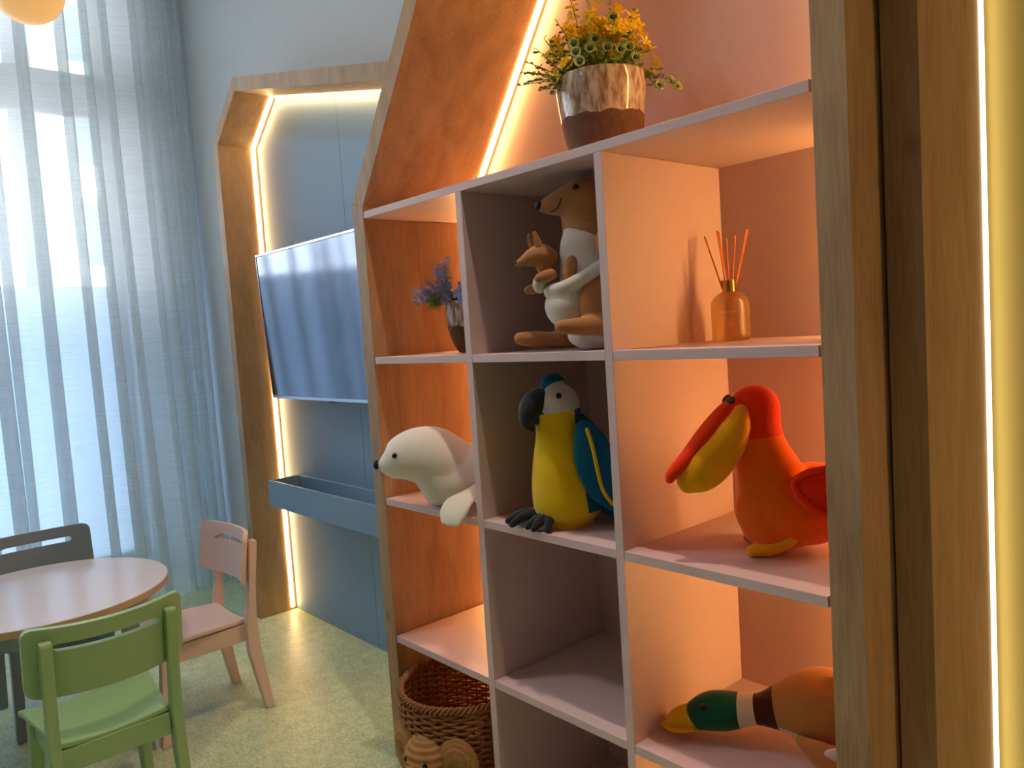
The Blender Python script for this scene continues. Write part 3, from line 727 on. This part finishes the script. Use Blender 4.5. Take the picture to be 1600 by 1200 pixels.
# --- mallard, lying down
AN = (0.990, 0.150, 0.3622); A25 = R(24.775)
t = thing('plush_duck', 'plush mallard with green head and yellow bill lying on its side', 'stuffed toy', AN, A25)
DG = fabric('green_plush', (18, 84, 66)); DW = fabric('duck_white_plush', (226, 208, 186)); DB = fabric('dark_brown_plush', (62, 28, 16)); DT = fabric('tan_plush', (190, 128, 70)); DY = fabric('duck_bill_plush', (236, 178, 24))
def dz(x, y, z):
    if x < -.017 + (z-.06)*-.10: return 0
    if x < .014 + (z-.06)*-.16: return 1
    if x < .052 + (z-.07)*-.20: return 2
    return 4 if z < .058 and x < .112 and y < 0.02 else 3
soft('body', [
    ('loft', [(-.112, 0, .034, .022, .022), (-.096, 0, .042, .030, .030), (-.070, 0, .053, .037, .036), (-.040, 0, .058, .037, .036), (-.010, 0, .064, .032, .031), (.014, 0, .068, .028, .028), (.036, 0, .072, .034, .034), (.060, 0, .078, .046, .044), (.095, 0, .084, .062, .064), (.135, 0, .088, .070, .071), (.175, 0, .086, .064, .064), (.215, 0, .078, .044, .042), (.242, 0, .070, .020, .020)])],
    [DG, DW, DB, DT, DW], t, 0.0024, 6, zone=dz,
    cuts=[((-.017, 0, .06), (1, 0, .10)), ((.014, 0, .06), (1, 0, .16)), ((.052, 0, .07), (1, 0, .20)), ((0, 0, .058), (0, 0, 1)), ((.112, 0, 0), (1, 0, 0))])
soft('bill', [('loft', [(-.152, 0, .017, .018, .010), (-.142, 0, .024, .022, .018), (-.126, 0, .030, .025, .024), (-.104, 0, .036, .027, .027)])], DY, t, 0.0022, 5, label='yellow bill')
bm = bmesh.new(); loft(bm, rloft([(-.164, -.004, .019, .014, .0034), (-.148, -.004, .017, .029, .0036), (-.125, -.003, .020, .036, .0040), (-.100, -.002, .027, .036, .0044)]), 16); link('bill_lip', bm, DY, t, smooth=True)
eyes(t, [((-.080, -.0305, .0735), (-.1, -1, .6)), ((-.080, .0290, .0690), (-.1, 1, .6))], .0066)
soft('wing', [('loft', [(.095, -.070, .056, .010, .010), (.120, -.080, .046, .012, .022), (.150, -.086, .036, .012, .030), (.185, -.082, .034, .011, .030), (.215, -.07, .040, .008, .022)], (0, 0, 1))], DT, t, 0.0026, 4)
bm = bmesh.new(); ball(bm, (.172, -.096, .054), (.038, .006, .014)); link('wing_patch', bm, DW, t, smooth=True, label='white wing patch')
soft('wing', [('loft', [(.10, .060, .090, .012, .010), (.15, .074, .080, .010, .030), (.20, .06, .070, .008, .022)])], DT, t, 0.003, 4)
soft('foot', [('loft', [(.190, .0, .140, .010, .008), (.180, -.01, .165, .014, .008), (.168, -.012, .182, .010, .006)])], DY, t, 0.0026, 3)

# ------------------------------------------------------------ reed diffuser
DX, DY_ = .911, .270
t = thing('reed_diffuser', 'frosted glass reed diffuser with gold collar and seven reeds', 'diffuser', (DX, DY_, 1.1199))
t.scale = (1.04, 1.04, 1.16)
FGL = bpy.data.materials.new('frosted_glass'); FGL.use_nodes = True; nt = FGL.node_tree; nt.nodes.clear()
a1 = nt.nodes.new('ShaderNodeBsdfTranslucent'); a1.inputs[0].default_value = (0.95, 0.72, 0.38, 1)
a2 = nt.nodes.new('ShaderNodeBsdfTransparent'); a2.inputs[0].default_value = (0.98, 0.85, 0.62, 1)
a3 = nt.nodes.new('ShaderNodeBsdfGlossy'); a3.inputs['Roughness'].default_value = 0.35; a3.inputs[0].default_value = (0.8, 0.8, 0.8, 1)
k1 = nt.nodes.new('ShaderNodeMixShader'); k1.inputs[0].default_value = 0.55; k2 = nt.nodes.new('ShaderNodeMixShader'); k2.inputs[0].default_value = 0.10
nt.links.new(a1.outputs[0], k1.inputs[1]); nt.links.new(a2.outputs[0], k1.inputs[2]); nt.links.new(k1.outputs[0], k2.inputs[1]); nt.links.new(a3.outputs[0], k2.inputs[2])
oo = nt.nodes.new('ShaderNodeOutputMaterial'); nt.links.new(k2.outputs[0], oo.inputs[0])
GOLD = mat('gold_metal', (224, 178, 92), 0.2, 0.5, metal=1.0)
bm = bmesh.new(); lathe(bm, [(.030, 0), (.0355, .003), (.036, .008), (.036, .060), (.0345, .068), (.029, .076), (.020, .082), (.012, .0845), (.012, .090)], 48); link('bottle', bm, FGL, t, smooth=True)
bm = bmesh.new(); lathe(bm, [(.0135, .0835), (.0137, .084), (.0137, .103), (.0135, .1035), (.009, .1035), (.009, .102)], 36); link('collar', bm, GOLD, t, smooth=False, label='gold collar')
bpy.data.objects[t.children[-1].name].data.polygons.foreach_set('use_smooth', [True]*len(t.children[-1].data.polygons))
REED = mat('reed', (226, 138, 52), 0.7, var=0.1, vscale=60)
cs, sn = math.cos(A48), math.sin(A48)
for du, dv, zt in ((-.041, .006, .181), (-.021, -.010, .188), (-.012, .012, .188), (.020, .014, .180), (.034, -.012, .187), (.042, .004, .188), (.004, .018, .176)):
    bm = bmesh.new(); a = (-du*0.28, -dv*0.28, .012); b_ = (du, dv, zt)
    rr = lambda p: (p[0]*cs - p[1]*sn, p[0]*sn + p[1]*cs, p[2])
    tube(bm, [rr(a), rr(b_)], .0015, 8, 1); link('reed', bm, REED, t)
# faint printed lines on the glass
bm = bmesh.new()
def onglass(ang, z, wd, hh):
    r = .0363
    v = [bm.verts.new((r*math.cos(a), r*math.sin(a), zz)) for a, zz in ((ang-wd, z-hh), (ang+wd, z-hh), (ang+wd, z+hh), (ang-wd, z+hh))]
    bm.faces.new(v)
a0 = math.atan2(CAM.y-DY_, CAM.x-DX)
for k in range(-4, 5): onglass(a0-.05+k*.075, .0495, .020, .0016)
for k in range(-2, 3): onglass(a0-.05+k*.06, .030, .012, .0075-abs(k)*.0018)
link('printed_mark', bm, mat('pale_print', (225, 190, 140), 0.6), t)

# ------------------------------------------------------------ flower pots
def potmat():
    m = bpy.data.materials.new('glazed_pottery'); m.use_nodes = True; nt = m.node_tree; b = nt.nodes['Principled BSDF']
    tc = nt.nodes.new('ShaderNodeTexCoord'); mp = nt.nodes.new('ShaderNodeMapping'); mp.inputs['Scale'].default_value = (1, 1, 0.35)
    n = nt.nodes.new('ShaderNodeTexNoise'); n.inputs['Scale'].default_value = 95; n.inputs['Detail'].default_value = 5
    nt.links.new(tc.outputs['Object'], mp.inputs[0]); nt.links.new(mp.outputs[0], n.inputs['Vector'])
    cr = nt.nodes.new('ShaderNodeValToRGB'); e = cr.color_ramp.elements
    e[0].position = 0.38; e[0].color = lin((138, 112, 94)); e[1].position = 0.60; e[1].color = lin((196, 182, 166))
    nt.links.new(n.outputs['Fac'], cr.inputs[0]); nt.links.new(cr.outputs[0], b.inputs['Base Color'])
    b.inputs['Roughness'].default_value = 0.14; b.inputs['Coat Weight'].default_value = 0.4
    return m
POT = potmat(); RAW = mat('raw_clay', (96, 66, 48), 0.7, 0.3, var=0.5, vscale=55, bump=1.0, bscale=110)
def pot(parent, prof, zj, inner):
    """prof outside profile; below the wavy line zj the clay is unglazed"""
    r2 = random.Random(5); seg = 72; rings = []
    bm = bmesh.new()
    full = prof + inner
    for r, z in full:
        rings.append([bm.verts.new((r*math.cos(2*math.pi*k/seg), r*math.sin(2*math.pi*k/seg), z)) for k in range(seg)])
    ji = [i for i, (r, z) in enumerate(prof) if abs(z-zj) < 1e-6][0]
    for k, v in enumerate(rings[ji]): v.co.z += 0.0022*math.sin(k*0.9)+0.0015*math.sin(k*0.37+1)+r2.uniform(-.001, .001)
    for i in range(len(full)-1):
        for k in range(seg):
            f = bm.faces.new((rings[i][k], rings[i][(k+1) % seg], rings[i+1][(k+1) % seg], rings[i+1][k])); f.material_index = 1 if i < ji else 0
    bm.faces.new(rings[0][::-1]).material_index = 1; f = bm.faces.new(rings[-1]); f.material_index = 1
    link('pot', bm, [POT, RAW], parent, smooth=True, label='glazed pottery pot with bare brown base')
LEAF = mat('leaf_green', (110, 140, 62), 0.7, var=0.25, vscale=30)
POD = mat('pod_green', (170, 188, 118), 0.8, var=0.2, vscale=50)
POD2 = mat('pod_centre', (58, 78, 52), 0.8)
YPET = mat('yellow_petal', (255, 218, 40), 0.7, var=0.12, vscale=50)
STEM = mat('stem_brown', (96, 80, 50), 0.8)
def rotz_to(d): return Vector(d).to_track_quat('Z', 'Y').to_matrix().to_4x4()
def petal(bm, M, L, wd, lift, k, n):
    a = 2*math.pi*k/n; c, s = math.cos(a), math.sin(a)
    pts = [(0, 0, 0), (L*.35, wd*.7, lift*.5), (L*.75, wd, lift), (L, wd*.2, lift*.8), (L, -wd*.2, lift*.8), (L*.75, -wd, lift), (L*.35, -wd*.7, lift*.5)]
    top = []; bot = []
    for x, y, z in pts:
        p = Vector((x*c-y*s, x*s+y*c, z)); top.append(bm.verts.new(M @ p)); bot.append(bm.verts.new(M @ (p-Vector((0, 0, .0007)))))
    bm.faces.new(top); bm.faces.new(bot[::-1])
    for i in range(7): bm.faces.new((top[i], bot[i], bot[(i+1) % 7], top[(i+1) % 7]))
def yellow_cluster(parent, c, d, s=1.0, r_=None):
    r_ = r_ or rnd; bm = bmesh.new()
    for _ in range(r_.randint(3, 5)):
        dd = Vector(d)+Vector((r_.uniform(-.7, .7), r_.uniform(-.7, .7), r_.uniform(-.7, .7))); dd.normalize()
        M = Matrix.Translation(Vector(c)+Vector((r_.uniform(-.009, .009), r_.uniform(-.009, .009), r_.uniform(-.010, .010)))*s) @ rotz_to(dd)
        for k in range(5): petal(bm, M, 0.0125*s*r_.uniform(.8, 1.2), .0034*s, .005*s, k, 5)
    return link('yellow_flower', bm, YPET, parent)
def pod(parent, c, d, r=.0095):
    bm = bmesh.new(); M = Matrix.Translation(c) @ rotz_to(d)
    for k in range(13):
        a = 2*math.pi*k/13; q = M @ Vector((r*math.cos(a)*.8, r*math.sin(a)*.8, .002)); q2 = M @ Vector((r*math.cos(a), r*math.sin(a), .006)); q0 = M @ Vector((r*.25*math.cos(a), r*.25*math.sin(a), -.004))
        loft(bm, [(*q0, .001, .001), (*q, .0022, .0022), (*q2, .0016, .0016)], 6)
    o = link('seed_pod', bm, POD, parent, smooth=True)
    bm = bmesh.new(); ball(bm, M @ Vector((0, 0, .0)), r*.55, 10, 8); link('pod_centre', bm, POD2, o)
    return o
def sprig(bm, a, b_, nl, ls, r_=None):
    r_ = r_ or rnd; a = Vector(a); b_ = Vector(b_); tube(bm, [tuple(a), tuple((a+b_)/2+Vector((0, 0, .006))), tuple(b_)], .0009, 5, 3)
    for k in range(nl):
        t_ = (k+1)/nl; p = a.lerp(b_, t_)+Vector((0, 0, .006*4*t_*(1-t_)))
        d = Vector((r_.uniform(-1, 1), r_.uniform(-1, 1), r_.uniform(-.4, 1))); d.normalize()
        petal(bm, Matrix.Translation(p) @ rotz_to(Vector((d.y, -d.x, .4))), ls*r_.uniform(.7, 1.3), ls*.22, 0.001, 0, 5)
PX, PY_ = .672, .194
t = thing('potted_flowers', 'glazed pot of yellow flowers standing on top of the bookcase shelf', 'potted plant', (PX, PY_, 1.5013))
pot(t, [(.060, 0), (.067, .004), (.074, .03), (.083, .065), (.0885, .098), (.093, .130), (.0960, .160), (.0955, .182), (.094, .1855)], .098, [(.090, .184), (.088, .172), (.086, .167)])
r5 = random.Random(11)
# keep the bouquet clear of the back panel: y offset at most ~0.14
def clampy(p): return (p[0], min(p[1], D-PY_-.03), p[2])
bm = bmesh.new()
for _ in range(95):
    a = r5.uniform(0, 2*math.pi); r = r5.uniform(.03, .10); h = r5.uniform(.19, .27)
    sprig(bm, (r*.5*math.cos(a), r*.5*math.sin(a), .165), clampy((r*math.cos(a), r*math.sin(a), h)), 9, .017, r5)
link('foliage', bm, LEAF, t)
for _ in range(74):
    a = r5.uniform(0, 2*math.pi); r = r5.uniform(.0, .098); z = .288 - 0.55*max(0, r-.045) + r5.uniform(-.035, .012)
    c = clampy((r*math.cos(a), r*math.sin(a), z)); yellow_cluster(t, c, (c[0]*6, c[1]*6, .7), r5.uniform(.95, 1.25), r5)
U = Vector((math.cos(A48), math.sin(A48), 0)); N = Vector((-math.sin(A48), math.cos(A48), 0))
def uv(u, z, wv):
    z -= .030; p = U*u + N*wv; return (p.x, min(p.y, D-PY_-.03), z)
for u, z, wv in ((-.104, .225, -.03), (-.098, .248, -.02), (-.090, .205, -.03), (-.105, .262, .0), (-.075, .235, -.05), (.110, .232, -.02), (.103, .265, -.02), (.098, .215, -.03), (-.05, .35, 0), (.0, .36, 0), (.045, .352, -.01), (.075, .335, 0)):
    c = uv(u, z, wv); yellow_cluster(t, c, (c[0]*6, c[1]*6, .6), 1.05, r5)
for u, z, wv in ((-.060, .262, -.075), (-.030, .248, -.088), (.004, .246, -.092), (.030, .242, -.090), (-.052, .222, -.090), (-.018, .268, -.08), (.050, .250, -.075), (.062, .228, -.078), (.02, .31, -.075), (.112, .178, -.05), (.140, .190, -.03), (.155, .182, -.02), (.052, .285, -.06), (-.058, .243, -.082)):
    c = Vector(uv(u, z, wv)); pod(t, c, (c.x*.6-.2*N.x*0+(-N.x)*.12, c.y*.6-N.y*.12, .05), .0105)
SPG = mat('sprig_green', (116, 134, 84), 0.75, var=0.2)
for u, z in ((-.150, .205), (-.170, .198), (-.130, .185), (-.172, .225), (-.160, .245), (-.105, .175), (-.138, .272), (-.118, .290), (-.150, .222)):
    bm = bmesh.new(); sprig(bm, uv(-.07, .20, -.03), uv(u, z, -.045), 12, .013, r5); link('sprig', bm, SPG, t)
for u, z in ((.110, .178), (.140, .190), (.155, .182), (.125, .215), (.10, .20)):
    bm = bmesh.new(); sprig(bm, uv(.08, .205, -.04), uv(u, z, -.035), 12, .012, r5); link('sprig', bm, SPG, t)
for u, z in ((-.055, .375), (-.02, .385), (.03, .372), (.08, .35), (-.09, .34)):
    bm = bmesh.new(); sprig(bm, uv(u*.6, .26, -.02), uv(u, z, -.01), 9, .010, r5); link('sprig', bm, SPG, t)

PX, PY_ = .252, .132
t = thing('potted_flowers', 'small glazed pot of blue flowers in the top left compartment', 'potted plant', (PX, PY_, 1.1202))
pot(t, [(.028, 0), (.034, .003), (.044, .02), (.052, .042), (.0575, .068), (.0595, .095), (.0600, .122), (.0590, .130)], .068, [(.056, .129), (.054, .12), (.053, .118)])
r6 = random.Random(4)
def uv2(u, z, wv): p = U*u + N*wv; return (p.x, p.y, z)
MOSS = mat('moss_green', (92, 124, 26), 0.8, var=0.3, vscale=60)
bm = bmesh.new()
for cx, cz, wv, n_, rr_ in ((-.080, .128, -.045, 90, .026), (.0, .165, -.01, 110, .030), (.012, .150, -.03, 80, .026), (-.03, .140, -.03, 70, .022)):
    c = Vector(uv2(cx, cz, wv))
    for _ in range(n_):
        d = Vector((r6.gauss(0, 1), r6.gauss(0, 1), r6.gauss(0, 1))); d.normalize()
        loft(bm, [(*c, .0012, .0012), (*(c+d*rr_*r6.uniform(.7, 1.1)), .0004, .0004)], 4)
link('moss_tufts', bm, MOSS, t)
BPET = mat('blue_petal', (120, 150, 226), 0.7, var=0.15, vscale=60); BGR = mat('blue_grey_bud', (128, 152, 205), 0.75, var=0.2, vscale=60)
def blue_flower(c, d, s=1.0):
    bm = bmesh.new(); M = Matrix.Translation(c) @ rotz_to(d)
    for k in range(5): petal(bm, M, .0145*s, .0050*s, .003*s, k, 5)
    o = link('blue_flower', bm, BPET, t)
for u, z, wv in ((-.010, .165, -.055), (-.022, .145, -.062), (.004, .150, -.06), (.006, .180, -.045), (-.012, .130, -.066), (.02, .165, -.05)):
    c = Vector(uv2(u, z, wv)); blue_flower(c, Vector((-N.x-.3*U.x, -N.y-.3*U.y, .15)))
def blossom_spike(a, b_, n_, r0):
    bm = bmesh.new(); a = Vector(a); b_ = Vector(b_)
    tube(bm, [tuple(a), tuple(a.lerp(b_, .5)), tuple(b_)], .0010, 5, 2)
    for k in range(n_):
        p = a.lerp(b_, .25+.75*k/n_)+Vector((r6.uniform(-1, 1), r6.uniform(-1, 1), r6.uniform(-1, 1)))*r0
        d = Vector((r6.gauss(0, 1), r6.gauss(0, 1), r6.gauss(0, 1))); M = Matrix.Translation(p) @ rotz_to(d)
        for j in range(4): petal(bm, M, .0050, .0019, .002, j, 4)
    link('blossom_spike', bm, BGR, t)
for (u, z) in ((-.150, .150), (-.140, .165), (-.110, .178), (-.088, .222), (-.094, .205), (-.066, .215), (-.062, .235), (-.125, .160), (-.158, .140)):
    blossom_spike(uv2(-.040, .125, -.035), uv2(u*.88+.004, z, -.035), 30, .0090)
bm = bmesh.new()
sprig(bm, uv2(-.05, .13, -.03), uv2(-.048, .240, -.03), 10, .010, r6); sprig(bm, uv2(-.05, .13, -.03), uv2(-.056, .228, -.03), 10, .010, r6)
link('dry_sprig', bm, mat('dry_yellow', (220, 180, 90), 0.8), t)

# ------------------------------------------------------------ elephant basket
BC = Vector((.183, .078, 0))
t = thing('elephant_basket', 'round woven wicker basket with an elephant face on the floor of the bookcase', 'basket', (BC.x, BC.y, 0.0187))
WK = mat('wicker', (150, 100, 62), 0.6, 0.35, var=0.35, vscale=60, bump=0.4, bscale=300)
WK2 = mat('wicker_dark', (112, 70, 42), 0.65, 0.3, var=0.3, vscale=60)
HB = .238
def rad(z): return .132 + .033*math.sin(min(1, z/HB)*math.pi*0.62)
bm = bmesh.new(); NS = 36
for row in range(28):
    z = .008 + row*(HB-.016)/27; ph = row % 2
    pts = []; n = NS*4
    ring = []
    for k in range(n):
        a = 2*math.pi*k/n; r = rad(z) + .0042*math.cos(NS*a/2+ph*math.pi)
        zz = z + .0012*math.sin(a*NS/2+row)
        c, s = math.cos(a), math.sin(a)
        ring.append([bm.verts.new(((r+.0032*math.cos(q))*c, (r+.0032*math.cos(q))*s, zz+.0040*math.sin(q))) for q in [2*math.pi*j/6 for j in range(6)]])
    for k in range(n):
        l = (k+1) % n
        for j in range(6): bm.faces.new((ring[k][j], ring[l][j], ring[l][(j+1) % 6], ring[k][(j+1) % 6]))
link('woven_wall', bm, WK, t, smooth=True)
bm = bmesh.new()
for k in range(NS):
    a = 2*math.pi*k/NS; c, s = math.cos(a), math.sin(a)
    tube(bm, [(rad(z)*c, rad(z)*s, z) for z in (0.004, .06, .12, .18, HB)], .0024, 6, 2)
link('stakes', bm, WK2, t, smooth=True)
bm = bmesh.new()
for st in range(3):
    n = 240; ring = []
    for k in range(n):
        a = 2*math.pi*k/n; q0 = 26*a + st*2*math.pi/3; r = rad(HB)+.0065*math.cos(q0); z = HB+.004+.0065*math.sin(q0); c, s = math.cos(a), math.sin(a)
        ring.append([bm.verts.new(((r+.0042*math.cos(q))*c, (r+.0042*math.cos(q))*s, z+.0042*math.sin(q))) for q in [2*math.pi*j/6 for j in range(6)]])
    for k in range(n):
        l = (k+1) % n
        for j in range(6): bm.faces.new((ring[k][j], ring[l][j], ring[l][(j+1) % 6], ring[k][(j+1) % 6]))
link('braided_rim', bm, WK, t, smooth=True)
bm = bmesh.new(); lathe(bm, [(.124, 0.0), (.124, .006)], 40); link('base', bm, WK2, t)
# elephant face woven in thin cane: ribs follow latitude rings
def woven_blob(name, c, r, M, rows, parent, amp=.035, fn=None, ns=56):
    bm = bmesh.new(); V = []
    lat = rows*5
    for i in range(lat+1):
        th = math.pi*(i+.5)/(lat+1); row = []
        for k in range(ns*2):
            ph = 2*math.pi*k/(ns*2)
            rr = 1 + amp*0.6*math.cos(rows*2*math.pi*i/lat) + amp*.35*(1 if (k % 2) else -1)*math.cos(math.pi*(i//5))
            p = Vector((r[0]*rr*math.sin(th)*math.cos(ph), r[1]*rr*math.sin(th)*math.sin(ph), r[2]*rr*math.cos(th)))
            if fn: p = fn(p)
            row.append(bm.verts.new(M @ p + Vector(c)))
        V.append(row)
    for i in range(lat):
        for k in range(ns*2): bm.faces.new((V[i][k], V[i][(k+1) % (ns*2)], V[i+1][(k+1) % (ns*2)], V[i+1][k]))
    bm.faces.new(V[0]); bm.faces.new(V[-1][::-1])
    return link(name, bm, CANE, parent, smooth=True)
CANE = mat('cane', (178, 132, 80), 0.6, 0.35, var=0.3, vscale=90, bump=0.3, bscale=400)
fd = Vector((.22, -.975, 0)).normalized()          # the face looks out of the bookcase
side = Vector((-fd.y, fd.x, 0))
MF = Matrix((side, -fd, Vector((0, 0, 1)))).transposed()   # local x sideways, -y forward, z up
fc = fd*.158 + side*.008 + Vector((0, 0, .112))
woven_blob('elephant_head', fc, (.060, .054, .066), MF, 11, t, .06)
for s in (-1, 1):
    cc = fc + side*(s*.086) + fd*(-.012) + Vector((0, 0, .002))
    tilt = MF @ Matrix.Rotation(R(20*s), 3, 'Z') @ Matrix.Rotation(R(90), 3, 'X')
    o = woven_blob('ear', cc, (.052, .064, .015), tilt, 9, t, .10)
bm = bmesh.new(); tr_ = [fc+fd*.030+Vector((0, 0, -.010)), fc+fd*.062+Vector((0, 0, -.040)), fc+fd*.066+Vector((0, 0, -.075)), fc+fd*.080+Vector((0, 0, -.088)), fc+fd*.098+Vector((0, 0, -.080))]
P = rloft([(*p, r, r) for p, r in zip(tr_, (.034, .024, .017, .013, .010))], 10)
P = [(p[0], p[1], p[2], p[3]*(1.06 if i % 2 else .94), p[4]*(1.06 if i % 2 else .94)) for i, p in enumerate(P)]
loft(bm, P, 24, (side.x, side.y, 0)); link('trunk', bm, CANE, t, smooth=True)
for s in (-1, 1):
    bm = bmesh.new(); e = fc + side*(s*.032) + fd*.045 + Vector((0, 0, .010)); q = (fd+side*s*.6).to_track_quat('Z', 'Y').to_matrix().to_4x4()
    ball(bm, e, (.007, .0105, .004), 16, 10, q); link('eye', bm, BEAD, t, smooth=True)
